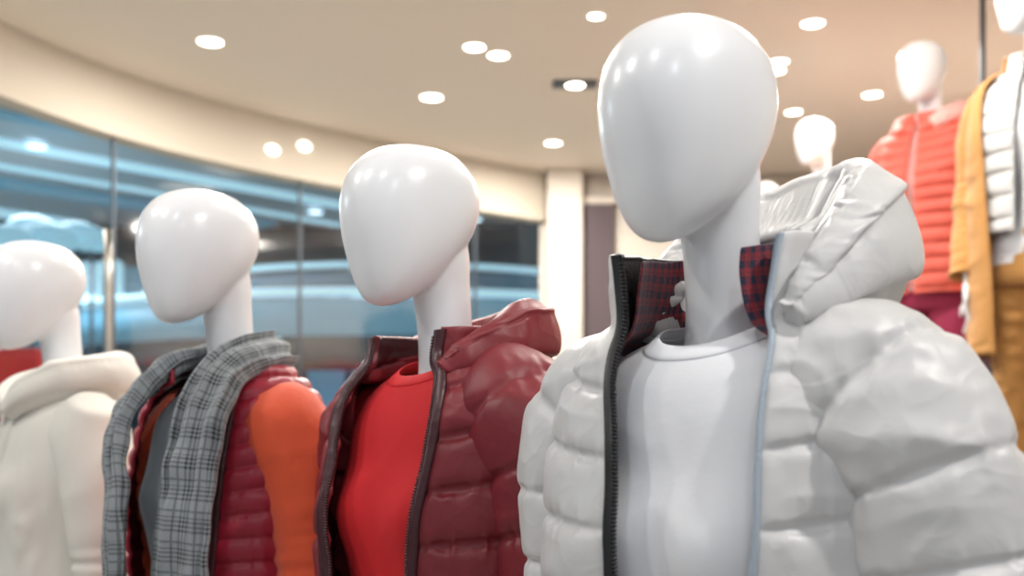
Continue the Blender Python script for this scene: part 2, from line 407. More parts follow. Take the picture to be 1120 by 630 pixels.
def hoodroll(par,name,path,mo,nu=64,nv=120,su=1.06,sv=1.06,press=.0001,seed=4,iters=60,ref=(0,0,1),lump=.006,bands=5,sub=1,e=2,groove=None,fold=.006,scrunch=0,amp=.002):
    P=tube(path,nu,nv,ref=ref,e=e,groove=groove); N=normals(P,True)
    P=P+N*(vnoise(P,14,seed)*lump+vnoise(P,30,seed+1)*lump*.3+ridge(P,10,seed+6)*fold)[...,None]
    if scrunch:
        t=np.linspace(0,2*math.pi,nu,endpoint=False)[None]; s=np.linspace(0,1,nv)[:,None]
        w=np.exp(-((t-math.radians(15))/.5)**2)
        P=P+N*(w*scrunch*np.sin(s*95+3*np.sin(s*17)))[...,None]
    pin=np.zeros((nv,nu),bool); pin[0]=pin[-1]=True
    for b in range(bands): pin[::2,int(nu*(b+.3)/bands)]=True
    Q=relax(P,True,pin,su,sv,press,iters,seed,floor=-.004)
    if amp: Q=detail(Q,True,[],.01,seed,amp)
    return mesh_obj(name,[(Q,True,0,True)],[mo],par,sub=sub)
def zipper(par,name,Q,side,tape,teeth,w=.010,i0=0,over=.004,step=.0042,inner=.010):
    C=Q[:,0] if side>0 else Q[:,-1]; D=(Q[:,0]-Q[:,4]) if side>0 else (Q[:,-1]-Q[:,-5])
    D=D/np.linalg.norm(D,axis=1,keepdims=True)
    k=np.ones(9)/9
    sm=lambda A:np.stack([np.convolve(np.pad(A[:,c],4,mode='edge'),k,'valid') for c in range(3)],1)
    C=sm(C)[i0:];D=sm(D)[i0:]
    T=np.gradient(C,axis=0);T/=np.linalg.norm(T,axis=1,keepdims=True)
    N=np.cross(T,D); N/=np.linalg.norm(N,axis=1,keepdims=True)
    N*=np.sign(-(N[:,1:2]).mean() or 1)
    h=.0025
    prof=[(-inner,over+h),(0,over+h+.001),(w,h-.001),(w,-h-.001),(0,-over),(-inner,-over)]
    G=np.stack([C+D*a+N*b for a,b in prof],1)
    if side<0: G=G[:,::-1]
    ps=[(G,True,0)]
    if teeth:
        s=np.concatenate([[0],np.cumsum(np.linalg.norm(np.diff(C,axis=0),axis=1))])
        for t in np.arange(.01,s[-1]-.01,step):
            c=np.array([np.interp(t,s,C[:,q]) for q in range(3)]); j=min(len(C)-1,int(np.searchsorted(s,t)))
            d,n,tt=D[j],N[j],T[j]; c=c+d*(w-.001)
            v=[c+d*a*.003+n*b*.0028+tt*cc*.0013 for cc in (-1,1) for b in (-1,1) for a in (-1,1)]
            ps.append((v,boxraw(0,1,0,1,0,1)[1],1))
    return mesh_obj(name,ps,[tape,teeth or tape],par)

# ================================================================== MAIN MANNEQUINS
# --- M1 white puffer
R1=[list(r) for r in JROWS]
for r,(l,rr) in zip(R1,((68,42),(63,38),(56,31),(45,23),(37,16),(34,10),(34,8),(29,8),(26,9),(26,10))): r[6]=l;r[7]=rr
for r in R1[4:]: r[0]-=.016
for r,f_ in zip(R1[3:],(.128,.140,.155,.165,.164,.162,.162)): r[1]=f_
for r in R1[:3]: r[0]+=.006
m1=mannequin(.232,1.21,0,42,44,-.019,.96)
crew(m1,M['tee_white'],seed=11)
NY=dict(su=1.005,sv=1.004,press=.00001,grav=.000002,inset=.001,amp=.0030,big=.8,groove=.0022,kick=.001,valley=.0045)
Q,_=shell(m1,'puffer_jacket',R1,M['white_nylon'],M['black_lining'],spacing=.084,nu=320,nv=230,seed=5,start=.165,lump=.004,iters=30,fold=.005,e=2.15,**NY)
zipper(m1,'zip_tape',Q,1,M['ziptape'],None,w=.004,inner=.003,over=.002)
zipper(m1,'zip_teeth',Q,-1,M['black'],M['black'],w=.008,inner=.002,over=.003)
for s in (-1,1):
    sleeve(m1,'jacket_sleeve',s,M['white_nylon'],spacing=.088,grow=.046 if s>0 else .030,out=.030 if s>0 else -.046,nu=120,nv=210,seed=6+s,fold=.008,lump=.005,iters=30,**NY)
HOOD1=[(.122,-.075,1.55,.014,.010),(.137,-.04,1.58,.035,.028),(.140,.02,1.62,.064,.042),(.115,.09,1.655,.078,.050),(.045,.13,1.664,.080,.050),(-.05,.12,1.65,.068,.046),(-.10,.06,1.61,.042,.032),(-.11,.0,1.57,.018,.015)]
hoodroll(m1,'jacket_hood',HOOD1,M['white_nylon'],nu=108,nv=190,su=1.03,sv=1.035,press=.00005,lump=.005,groove=(48,30,.5),fold=.008,scrunch=.0022,amp=.0022)
Rc,_=resample([(.084,.088,.07,1.62,1.635,1.65,44,56),(.086,.093,.075,1.59,1.60,1.61,44,54),(.092,.10,.08,1.54,1.56,1.57,50,48),(.135,.113,.105,1.50,1.54,1.54,54,40),(.17,.121,.12,1.45,1.49,1.5,54,34),(.175,.126,.13,1.38,1.4,1.4,54,34),(.175,.13,.13,1.25,1.25,1.25,54,34),(.175,.13,.13,.95,.95,.95,54,34)],90,[0,1,4])
Rc[:,6:8]=np.radians(Rc[:,6:8]); u=np.linspace(0,1,120)[None]
Pc=bust(ring_grid(Rc,Rc[:,6:7]+(2*math.pi-Rc[:,7:8]-Rc[:,6:7])*u),.012)
Pc=Pc+normals(Pc,False)*(vnoise(Pc,25,3)*.003)[...,None]
mesh_obj('plaid_lining',[(Pc,False,0)],[M['navy_plaid'],M['white_nylon_in']],m1,sub=1,solid=.003)
trousers(m1,M['denim']); shoes(m1)

# --- M2 maroon puffer
R2=[list(r) for r in JROWS]
for r,(l,rr) in zip(R2,((56,58),(53,53),(48,44),(43,34),(37,27),(34,20),(31,17),(28,16),(25,15),(25,15))): r[6]=l;r[7]=rr
for r in R2[3:]: r[1]-=.002
R2[0][3:6]=[1.59,1.60,1.60];R2[1][3:6]=[1.565,1.58,1.585];R2[2][3:6]=[1.54,1.556,1.565]
m2=mannequin(-.104,1.69,0,47,48,-.022,.975)
crew(m2,M['tee_red'],seed=12)
NM=dict(su=1.006,sv=1.006,press=.00001,grav=.000002,inset=.001,amp=.0032,big=.8,groove=.0022,kick=.001,valley=.0055)
Q,_=shell(m2,'puffer_jacket',R2,M['maroon'],M['maroon_in'],spacing=.084,nu=260,nv=190,seed=15,start=.13,lump=.004,fold=.005,e=2.2,iters=30,**NM)
zipper(m2,'zip_tape',Q,1,M['maroon_in'],M['metal'],w=.009)
zipper(m2,'zip_teeth',Q,-1,M['maroon_in'],M['metal'],w=.009)
for s in (-1,1): sleeve(m2,'jacket_sleeve',s,M['maroon'],spacing=.086,grow=.042 if s>0 else .034,out=.018 if s>0 else -.022,nu=96,nv=170,seed=26+s,fold=.007,iters=30,**NM)
hoodroll(m2,'jacket_hood',[(.105,-.095,1.53,.012,.01),(.122,-.05,1.555,.03,.026),(.128,.02,1.58,.046,.038),(.10,.085,1.594,.054,.042),(.03,.125,1.598,.054,.042),(-.05,.12,1.59,.05,.04),(-.11,.06,1.575,.042,.034),(-.12,-.02,1.555,.028,.025),(-.105,-.08,1.54,.012,.01)],M['maroon'],nu=72,nv=140,seed=8,groove=(50,28,.4),fold=.005,amp=.002,su=1.01,sv=1.01,lump=.003,press=.00003)
trousers(m2,M['denim']); shoes(m2)

# --- M3 vest, orange sleeves, scarf
R3=[list(r) for r in JROWS]
for r in R3: r[0]-=.010;r[1]-=.014;r[2]-=.01
for r in R3[3:]: r[6]+=10; r[7]+=16
R3[0][3:6]=[1.58,1.60,1.60];R3[1][3:6]=[1.56,1.575,1.58];R3[2][3:6]=[1.535,1.55,1.56]
m3=mannequin(-.532,2.07,0,39,43,-.006)
crew(m3,M['tee_grey'],seed=13)
Q,_=shell(m3,'quilted_vest',R3,M['burg'],M['maroon_in'],spacing=.045,nu=180,nv=180,su=1.015,sv=1.018,seed=17,start=.10,lump=.003,thick=.008,press=.00006,grav=.00001,inset=.002,fold=.002,amp=.0015,groove=.001,kick=.001)
zipper(m3,'zip_tape',Q,1,M['maroon_in'],None,w=.008)
for s in (-1,1): sleeve(m3,'orange_sleeve',s,M['orange'],grow=.020 if s>0 else .014,out=.012 if s>0 else -.032,nu=56,nv=90,seed=36+s,su=1.04,sv=1.06,seams=False,press=.0001,lump=.006,fold=.010)
def scarf(par):
    cp=[(-.118,-.178,.98,-1,.45,0),(-.114,-.182,1.15,-1,.45,0),(-.104,-.188,1.32,-1,.4,0),(-.092,-.165,1.46,-1,.35,-.1),(-.082,-.09,1.545,-.8,.1,-.6),(-.075,.01,1.585,-.7,.1,-.75),(-.03,.075,1.60,-.2,.7,-.75),(.04,.075,1.60,.3,.7,-.75),(.085,.005,1.59,.75,.1,-.7),(.106,-.085,1.55,.85,.1,-.55),(.136,-.155,1.46,1,.35,-.1),(.142,-.185,1.32,1,.35,0),(.132,-.19,1.15,1,.3,0),(.130,-.19,.98,1,.3,0)]
    for k in range(4): cp[k]=(cp[k][0]+(.052 if k<3 else .016),cp[k][1]-.006)+cp[k][2:]
    R,_=resample(cp,200,[0,1,2]); C=R[:,:3];Wd=R[:,3:6];Wd/=np.linalg.norm(Wd,axis=1,keepdims=True)
    T=np.gradient(C,axis=0);T/=np.linalg.norm(T,axis=1,keepdims=True)
    Wd-= (Wd*T).sum(1,keepdims=True)*T; Wd/=np.linalg.norm(Wd,axis=1,keepdims=True)
    Nn=np.cross(T,Wd)
    out=C.copy(); out[:,2]=0
    sg=np.sign((Nn*out).sum(1)); sg=np.where(sg==0,1,sg); Nn*=np.median(sg)
    nu=56; t=np.linspace(0,2*math.pi,nu,endpoint=False)
    s=np.linspace(0,1,200)[:,None]
    wd=.048+.007*np.sin(s*9)
    a=np.cos(t)[None]; b=np.sin(t)[None]
    rip=.006*np.sin(a*9+s*14)+.003*np.sin(a*17-s*22)
    P=C[:,None]+Wd[:,None]*(wd*spw(a,3))[...,None]+Nn[:,None]*(spw(b,2.5)*.012+rip+.012)[...,None]
    P=P+(vnoise(P,26,9)*.006)[...,None]*Nn[:,None]
    n=normals(P,True); c=P.mean(1,keepdims=True)
    if ((P-c)*n).sum()<0: P=P[:,::-1]
    return mesh_obj('plaid_scarf',[(P,True,0,True)],[M['scarf']],par,sub=1)
scarf(m3); trousers(m3,M['denim']); shoes(m3)

# --- M4 cream hoodie
R4=[(.085,.09,.08,1.535,1.555,1.56),(.13,.105,.10,1.50,1.535,1.54),(.178,.122,.118,1.46,1.51,1.515),(.2,.14,.13,1.40,1.44,1.44),(.2,.16,.13,1.31,1.33,1.33),(.19,.155,.125,1.18,1.18,1.18),(.185,.15,.13,1.05,1.05,1.05),(.195,.155,.145,.92,.92,.92),(.18,.14,.13,.87,.87,.87)]
m4=mannequin(-1.04,2.54,0,48,48,-.010)
P=shirt_grid(nu=112,nv=100,rows=R4,seed=21,wr=.006)
mesh_obj('hoodie',[(P,True,0)],[M['cream']],m4,sub=1,solid=.004)
for s in (-1,1): sleeve(m4,'hoodie_sleeve',s,M['cream'],grow=.02,out=.008 if s>0 else -.018,nu=56,nv=90,seed=46+s,su=1.03,sv=1.06,seams=False,press=.0001,lump=.005,fold=.010,amp=.002)
HOOD4=[(.015,-.125,1.50,.014,.012),(.07,-.095,1.545,.03,.026),(.11,-.03,1.575,.043,.034),(.105,.06,1.585,.052,.042),(.03,.115,1.585,.055,.045),(-.05,.11,1.585,.05,.042),(-.105,.04,1.58,.042,.038),(-.095,-.05,1.565,.034,.03),(-.05,-.11,1.53,.024,.02),(-.01,-.125,1.505,.012,.01)]
hoodroll(m4,'hoodie_hood',HOOD4,M['cream'],nu=56,nv=110,seed=18,su=1.02,sv=1.02,groove=(50,28,.5),fold=.008,amp=.001,lump=.004)
ds=[]
for s in (-1,1):
    ds.append((tube([(s*.025,-.135,1.50,.003),(s*.03,-.155,1.44,.003),(s*.032,-.168,1.36,.003),(s*.033,-.175,1.27,.003),(s*.033,-.178,1.25,.005)],8,30,ref=(1,0,0)),True,0,True))
mesh_obj('drawstrings',ds,[M['cream']],m4)
trousers(m4,M['denim']); shoes(m4)
print('main',time.time()-T0)

# ================================================================== BACKGROUND MANNEQUINS
PZ=1.26
def closed_rows(len_z=.88,l=2,r=2,flat=0):
    R=[list(x) for x in JROWS]
    for q in R: q[6]=l;q[7]=r;q[0]-=flat;q[1]-=flat;q[2]-=flat
    R[0][3:6]=[1.58,1.60,1.60];R[1][3:6]=[1.56,1.575,1.58];R[2][3:6]=[1.535,1.55,1.56]
    zs=np.linspace(1.18,len_z,3)
    for q,z in zip(R[7:],zs): q[3:6]=[z]*3
    return R
A=mannequin(1.68,4.40,PZ-.1,50,50,-.03)
crew(A,M['pink'],seed=3)
RA=closed_rows(.86,3,2,.01)
shell(A,'puffer_jacket',RA,M['coral'],M['pink'],spacing=.055,nu=130,nv=130,seed=31,start=.12,su=1.02,sv=1.02,iters=50,press=.0001,inset=.0015)
for s in (-1,1): sleeve(A,'jacket_sleeve',s,M['coral'],spacing=.055,grow=.028,out=.015 if s>0 else -.015,nu=48,nv=100,seed=51+s,iters=50,su=1.02,sv=1.02,press=.0001,inset=.0015)
hoodroll(A,'pink_hood',[(.06,-.11,1.52,.02,.018),(.11,-.04,1.56,.045,.035),(.1,.06,1.58,.05,.04),(0,.11,1.59,.055,.045),(-.1,.05,1.575,.045,.035),(-.1,-.05,1.555,.036,.03),(-.05,-.11,1.52,.02,.018)],M['pink'],nu=40,nv=70,seed=28,iters=40)
trousers(A,M['magenta'],.06); shoes(A)
B=mannequin(1.58,5.6,PZ-.07,48,48)
P=shirt_grid(nu=80,nv=70,rows=R4,seed=22,wr=.008); mesh_obj('sweater',[(P,True,0)],[M['peach']],B,sub=1,solid=.004)
for s in (-1,1): sleeve(B,'sweater_sleeve',s,M['peach'],grow=.02,out=.01 if s>0 else -.018,nu=40,nv=60,seed=61+s,seams=False,iters=30)
hoodroll(B,'sweater_hood',HOOD4,M['peach'],nu=40,nv=70,seed=18,iters=30)
trousers(B,M['denim']); shoes(B)
Cc=mannequin(1.52,6.45,PZ-.19,48,48)
P=shirt_grid(nu=80,nv=70,rows=R4,seed=23,wr=.008); mesh_obj('sweater',[(P,True,0)],[M['tee_grey']],Cc,sub=1,solid=.004)
for s in (-1,1): sleeve(Cc,'sweater_sleeve',s,M['tee_grey'],grow=.02,out=.01 if s>0 else -.018,nu=40,nv=60,seed=71+s,seams=False,iters=30)
trousers(Cc,M['denim']); shoes(Cc)
D=mannequin(1.79,3.72,PZ-.1,50,62,-.01)
RD=closed_rows(.98,3,2,.014)
shell(D,'white_puffer_vest',RD,M['white_nylon'],M['black_lining'],spacing=.075,nu=130,nv=120,seed=33,start=.12,su=1.01,sv=1.01,iters=50,press=.00005,inset=.0015)
RE=[list(r) for r in JROWS]
for r,z,l,rr in zip(RE,(1.60,1.58,1.555,1.54,1.51,1.435,1.33,1.15,.85,.58),(66,64,58,52,46,42,38,34,30,26),(46,46,44,40,36,34,30,26,18,14)):
    r[3]=z-.01 if z<1.5 else z-.03; r[4]=r[5]=z; r[6]=l; r[7]=rr; r[0]-=.004; r[1]+=.016; r[2]+=.004
shell(D,'wool_coat',RE,M['mustard'],M['mustard'],spacing=3,nu=110,nv=110,seed=35,start=2.5,su=1.01,sv=1.01,press=.00005,lump=.008,iters=20,fold=.012,thick=.006)
for s in (-1,1): sleeve(D,'coat_sleeve',s,M['mustard'],grow=.024,out=-.012,nu=44,nv=80,seed=81+s,seams=False,iters=40,lump=.006,su=1.03,sv=1.05,press=.0001,fold=.01)
crew(D,M['tee_white'],seed=4); trousers(D,M['mustard']); shoes(D)
print('bg',time.time()-T0)

# ================================================================== ROOM
CH=3.40; FB=3.085
WALL=mat('wall_paint_cream',(220,211,200),.8,bump=.05,bscale=80)
CEIL=mat('ceiling_paint_warm',(228,218,205),.85,bump=.04,bscale=60)
FASC=mat('fascia_paint',(206,196,181),.7,bump=.04,bscale=60)
FLOOR=mat('floor_stone_tile',(212,206,196),.35,bump=.03,bscale=6,vary=.06)
WOOD=mat('shelf_dark_wood',(66,46,36),.5,bump=.2,bscale=30,vary=.25)
WHITEP=mat('plinth_white',(228,226,222),.4,bump=.03,bscale=50)
CHROME=mat('brushed_steel',(180,176,168),.3,metal=1)
GREYM=mat('frame_grey',(96,104,112),.4,metal=.6)
curve=[(-2.75,-1.0),(-2.78,1.5),(-2.75,3.2),(-2.62,4.3),(-2.40,5.14),(-2.02,5.91),(-1.43,6.6),(-.667,7.27),(.198,7.92)]
CR,_=resample([(a,b,0) for a,b in curve],90,[0,1]); CR=CR[:,:2]
BY=7.92; RX=2.75
box('floor',(-16,6,-3,17,-.1,0),FLOOR,bevel=0)
poly=[tuple(p) for p in CR]+[(RX,BY),(RX,-1.0)]
n=len(poly); v=[(x,y,CH) for x,y in poly]+[(x,y,CH+.12) for x,y in poly]
f=[list(range(n))[::-1],list(range(n,2*n))]+[[i,(i+1)%n,(i+1)%n+n,i+n] for i in range(n)]
o=mesh_obj('ceiling',[(v,f,0)],[CEIL]);
for p in o.data.polygons: p.use_smooth=False
def strip(name,z0,z1,th,m,c=CR,off=0.):
    T=np.gradient(c,axis=0);T/=np.linalg.norm(T,axis=1,keepdims=True); Nn=np.stack([T[:,1],-T[:,0]],1)
    a=c+Nn*(th/2+off); b=c-Nn*(th/2-off)
    G=np.zeros((len(c),4,3)); G[:,0,:2]=a;G[:,0,2]=z0;G[:,1,:2]=a;G[:,1,2]=z1;G[:,2,:2]=b;G[:,2,2]=z1;G[:,3,:2]=b;G[:,3,2]=z0
    o=mesh_obj(name,[(G,True,0,True)],[m]); 
    e=o.modifiers.new('e','EDGE_SPLIT'); e.split_angle=math.radians(40)
    return o
strip('trim_fascia',FB,CH-.002,.10,FASC)
strip('trim_fascia_lip',FB-.035,FB-.001,.13,FASC)
N=NT('window_glass'); tr=N.n('ShaderNodeBsdfTransparent'); tr.inputs[0].default_value=(.88,.94,.96,1)
gl=N.n('ShaderNodeBsdfGlossy'); gl.inputs['Roughness'].default_value=.06
lw=N.n('ShaderNodeLayerWeight'); lw.inputs[0].default_value=.35
mx=N.n('ShaderNodeMixShader'); N.l(N.math('MINIMUM',N.math('ADD',N.math('MULTIPLY',lw.outputs['Fresnel'],.6),.08),.28),mx.inputs[0]); N.l(tr.outputs[0],mx.inputs[1]); N.l(gl.outputs[0],mx.inputs[2]); N.l(mx.outputs[0],N.o.inputs[0])
GLASS=N.m
G=np.zeros((len(CR),2,3)); G[:,:,:2]=CR[:,None]; G[:,0,2]=.081; G[:,1,2]=FB-.036
mesh_obj('window_1',[(G,False,0)],[GLASS])
strip('trim_sill',0,.08,.08,GREYM)
fr=[]
prj=CX+F*CR[:,0]/np.maximum(CR[:,1],.1)
for xp in (133,325,520):
    i=int(np.argmin(np.abs(prj-xp)+(CR[:,1]<4)*1e4)); x,y=CR[i]
    T=CR[i+1]-CR[i-1]; T/=np.linalg.norm(T); a=math.atan2(T[1],T[0])
    ca,sa=math.cos(a),math.sin(a)
    v,ff,_=boxraw(-.006,.006,-.012,.012,.081,FB-.036)
    fr.append(([(x+p[0]*ca-p[1]*sa,y+p[0]*sa+p[1]*ca,p[2]) for p in v],ff,0))
mesh_obj('trim_mullions',fr,[GREYM],bevel=.001)
p=px(118,272,4.9)
mesh_obj('steel_post',[(tube([(p[0],p[1],0.001,.019),(p[0],p[1],p[2]-.01,.019),(p[0],p[1],p[2],.015)],24,12,ref=(0,1,0)),True,0,True),(tube([(p[0],p[1],0.001,.06),(p[0],p[1],.015,.06),(p[0],p[1],.02,.05)],24,6),True,0,True)],[CHROME])
box('wall_back',(.198,RX+.1,BY,BY+.12,0,CH),WALL,bevel=0)
box('wall_right',(RX,RX+.12,-1,BY,0,CH),WALL,bevel=0)
box('baseboard_back',(.90,RX-.001,BY-.02,BY-.001,0,.1),WHITEP,bevel=.002)
box('trim_pilaster',(.25,.50,BY-.16,BY-.001,0,CH-.001),WALL,bevel=.01)
dk=mat('door_dark',(84,70,76),.5,bump=.1)
box('door_1',(.52,.73,BY-.05,BY-.001,0.0,3.17),dk,bevel=.004)
box('trim_door',(.50,.75,BY-.06,BY-.001,3.171,3.22),WALL,bevel=.004)
LAMP=emis('downlight_glow',(255,248,236),9.0)
RIM=mat('downlight_rim',(240,232,218),.4)
def disc(cx,cy,z,r,mi,nn=28):
    t=np.linspace(0,2*math.pi,nn,endpoint=False)
    return ([(cx+r*math.cos(a),cy+r*math.sin(a),z) for a in t],[list(range(nn))[::-1]],mi)
def ringraw(cx,cy,z,r0,r1,h,mi,nn=28):
    G=np.zeros((4,nn,3)); t=np.linspace(0,2*math.pi,nn,endpoint=False)
    for k,(r,zz) in enumerate(((r0,z),(r0+.004,z-h),(r1-.004,z-h),(r1,z))):
        G[k,:,0]=cx+r*np.cos(t);G[k,:,1]=cy+r*np.sin(t);G[k,:,2]=zz
    return (G,True,mi)
def lamp(name,typ,loc,energy,col,size=.15,rot=(0,0,0),spot=100):
    l=bpy.data.lights.new(name,typ); l.energy=energy; l.color=col
    if typ=='AREA': l.shape='DISK'; l.size=size
    elif typ=='SPOT': l.shadow_soft_size=size; l.spot_size=math.radians(spot); l.spot_blend=.6
    else: l.shadow_soft_size=size
    o=bpy.data.objects.new(name,l); link(o); o.location=loc; o.rotation_euler=rot; return o
WARM=(1,.95,.87)
k=0
for (xp,yp,r) in ((230,45,.058),(519,51,.05),(545,60,.05),(472,106,.06),(889,25,.05),(852,67,.045),(849,77,.045),(954,103,.05),(868,122,.045),(605,156,.05),(652,17,.035)):
    Y=(CH-CZ)*F/(HY-yp); X=(xp-CX)/F*Y
    mesh_obj('downlight',[disc(X,Y,CH-.004,r,0),ringraw(X,Y,CH-.001,r,r+.012,.006,1)],[LAMP,RIM])
    if k in (0,2,3,4,7,9): lamp('downlight_lamp','AREA',(X,Y,CH-.03),18 if k==0 else 22,WARM,.12)
    k+=1
X,Y=px(629,91,5.955)[0],5.955
mesh_obj('gimbal_spotlight',[boxraw(X-.12,X+.12,Y-.06,Y+.06,CH-.012,CH-.001,0),disc(X,Y,CH-.0135,.05,1)],[GREYM,LAMP])
GLINT=emis('glint_glow',(255,250,240),2.5)  # glowing discs on the fascia imitate ceiling-light reflections in the front glass
Tc=np.gradient(CR,axis=0);Tc/=np.linalg.norm(Tc,axis=1,keepdims=True)
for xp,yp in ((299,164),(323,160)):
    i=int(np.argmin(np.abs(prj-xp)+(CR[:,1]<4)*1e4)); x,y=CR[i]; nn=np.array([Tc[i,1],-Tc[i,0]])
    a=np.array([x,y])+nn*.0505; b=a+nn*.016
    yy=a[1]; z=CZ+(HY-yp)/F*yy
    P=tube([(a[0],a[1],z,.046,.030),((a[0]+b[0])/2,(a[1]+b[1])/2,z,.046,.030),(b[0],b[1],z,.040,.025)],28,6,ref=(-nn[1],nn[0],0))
    mesh_obj('glint_disc',[(P,True,0,True)],[GLINT])
mesh_obj('steel_pole',[(tube([(1.93,4.5,PZ+.001,.012),(1.93,4.5,CH-.001,.012)],16,6),True,0,True)],[GREYM])

c=np.array([(.232,1.21),(-1.064,2.54)]); d=c[1]-c[0]; d/=np.linalg.norm(d); nn_=np.array([d[1],-d[0]])
q=[c[0]-d*.5-nn_*.42,c[0]-d*.5+nn_*.42,c[1]+d*.5+nn_*.42,c[1]+d*.5-nn_*.42]
v=[(a[0],a[1],0) for a in q]+[(a[0],a[1],.10) for a in q]
f=[[0,1,2,3],[7,6,5,4],[0,4,5,1],[1,5,6,2],[2,6,7,3],[3,7,4,0]]
o=mesh_obj('display_plinth',[(v,f,0)],[WHITEP],bevel=.006)
bm=bmesh.new(); bm.from_mesh(o.data); bmesh.ops.recalc_face_normals(bm,faces=bm.faces); bm.to_mesh(o.data); bm.free()
us=[boxraw(1.15,2.25,3.35,6.05,PZ-.05,PZ,0),boxraw(1.15,2.25,3.35,3.39,0,PZ-.05,0),boxraw(1.15,2.25,6.01,6.05,0,PZ-.05,0),boxraw(1.68,1.72,3.39,6.01,0,PZ-.05,0),boxraw(1.30,1.86,5.3,5.9,PZ,PZ+.03,0)]
for z in (.1,.5,.86): us.append(boxraw(1.15,2.25,3.39,6.01,z,z+.03,0))
mesh_obj('display_shelf_unit',us,[WOOD],bevel=.003)
box('display_riser',(1.15,1.90,6.1,6.85,0,PZ-.09),WHITEP)
def folded(name,x,y,z,cols,w=.32,d=.26):
    ps=[];mats=[]
    for i,c in enumerate(cols):
        mats.append(M[c]); h=.045
        P=tube([(x-w/2,y,z+h/2+i*.047,d/2*.9,h*.35),(x-w/2+.02,y,z+h/2+i*.047,d/2,h/2),(x,y,z+h/2+i*.047,d/2,h/2),(x+w/2-.02,y,z+h/2+i*.047,d/2,h/2),(x+w/2,y,z+h/2+i*.047,d/2*.9,h*.3)],32,24,ref=(0,1,0),e=4)
        P=P+normals(P,True)*(vnoise(P,18,i)*.004)[...,None]
        ps.append((P,True,i,True))
    return mesh_obj(name,ps,mats,sub=1)
folded('folded_sweaters',2.06,4.22,PZ+.004,['cream','peach','cream','tee_white','cream'],w=.26)
def rack(name,x0,y0,y1,z,cols,drop=.6,depth=.2):
    ps=[(tube([(x0,y0,z,.012),(x0,y1,z,.012)],12,4,ref=(1,0,0)),True,0,True)]
    for yy in (y0,y1): ps.append((tube([(x0,yy,z,.012),(RX-.002,yy,z,.012)],12,4),True,0,True))
    mats=[CHROME]+[M[c] for c in cols]; n=int((y1-y0)/.075); rng=random.Random(5)
    for i in range(n):
        y=y0+.06+i*(y1-y0-.1)/n; dr=drop*(.8+.35*rng.random()); w=depth*(.9+.2*rng.random()); mi=1+rng.randrange(len(cols)); t=.02
        R,_=resample([(.03,t*.5,t*.5,z-.05,z-.06,z-.05),(w*.6,t,t,z-.07,z-.10,z-.07),(w,t,t,z-.12,z-.16,z-.12),(w*1.02,t*1.3,t*1.3,z-.4,z-.4,z-.4),(w*1.08,t*1.6,t*1.6,z-dr,z-dr,z-dr)],26,[0,4])
        P=ring_grid(R,np.tile(np.linspace(0,2*math.pi,28,endpoint=False),(26,1)),2.6)
        P=P+normals(P,True)*(vnoise(P*np.array([1,1,.3]),25,i)*.012)[...,None]
        P[...,0]+=x0;P[...,1]+=y
        ps.append((P,True,mi,True)); ps.append((tube([(x0,y,z-.06,.003),(x0,y,z-.01,.003),(x0+.012,y,z+.016,.003),(x0-.01,y,z+.02,.003)],6,12),True,0,True))
    return mesh_obj(name,ps,mats)
rack('clothing_rack',2.48,5.0,7.6,2.30,['denim','tee_red','black','maroon','denim','black','mustard'],.62)
box('shelf_wall',(2.35,RX-.001,5.0,7.7,1.46,1.50),WOOD)
jr=[]
for i in range(5):
    y=4.6+i*.27; z=PZ+.001
    jr.append((tube([(2.12,y,z,.04),(2.12,y,z+.02,.06),(2.12,y,z+.07,.065),(2.12,y,z+.12,.04),(2.12,y,z+.2,.03),(2.12,y,z+.24,.034)],20,20),True,i%2,True))
mesh_obj('shelf_vases',jr,[WHITEP,M['peach']])

# ================================================================== MALL BEYOND THE GLASS
MC=mat('mall_ceiling_blue_grey',(178,188,194),.5)
BLUEW=emis('mall_blue_panel',(88,138,160),.5)
CYAN=emis('mall_cyan_light',(168,208,222),.85)
DARKT=mat('mall_dark_teal',(56,84,96),.4,vary=.3,bscale=2)
MIDB=emis('mall_mid_blue',(58,100,122),.4)
WL=emis('mall_white_light',(215,240,255),3.0)
box('ceiling_mall',(-16,.1,8.6,15.55,4.55,4.65),MC,bevel=0)
box('ceiling_mall_side',(-15.9,-3.3,-3,8.59,4.55,4.65),MC,bevel=0)
box('wall_mall_back',(-15.9,5,15.6,15.75,0,4.7),DARKT,bevel=0)
box('wall_mall_side',(-16.1,-16,-3,15.6,0,4.7),DARKT,bevel=0)
st=[]
for i,(x0,y0,x1,y1,w,mi) in enumerate(((-7.5,8.9,-1.0,15.2,.12,0),(-6.2,8.9,-.2,14.2,.10,1),(-9,10,-3.4,15.3,.25,1),(-5.0,8.8,-.3,12.6,.06,0),(-10.5,10.5,-6,15.3,.2,0),(-3.8,8.8,-.6,11.0,.05,0),(-8.2,9.5,-2.4,15.3,.05,0))):
    d=np.array([x1-x0,y1-y0]);d/=np.linalg.norm(d);nn=np.array([-d[1],d[0]])*w
    a=np.array([x0,y0]);b=np.array([x1,y1]); v=[]
    for z in (4.50,4.54):
        for q in (a-nn,b-nn,b+nn,a+nn): v.append((q[0],q[1],z))
    st.append((v,[[3,2,1,0],[4,5,6,7],[0,1,5,4],[1,2,6,5],[2,3,7,6],[3,0,4,7]],mi))
mesh_obj('mall_ceiling_lights',st,[CYAN,BLUEW])
sf=[]
rng=random.Random(9)
DK2=mat('mall_storefront_dark',(40,58,70),.3)
x=-12.0
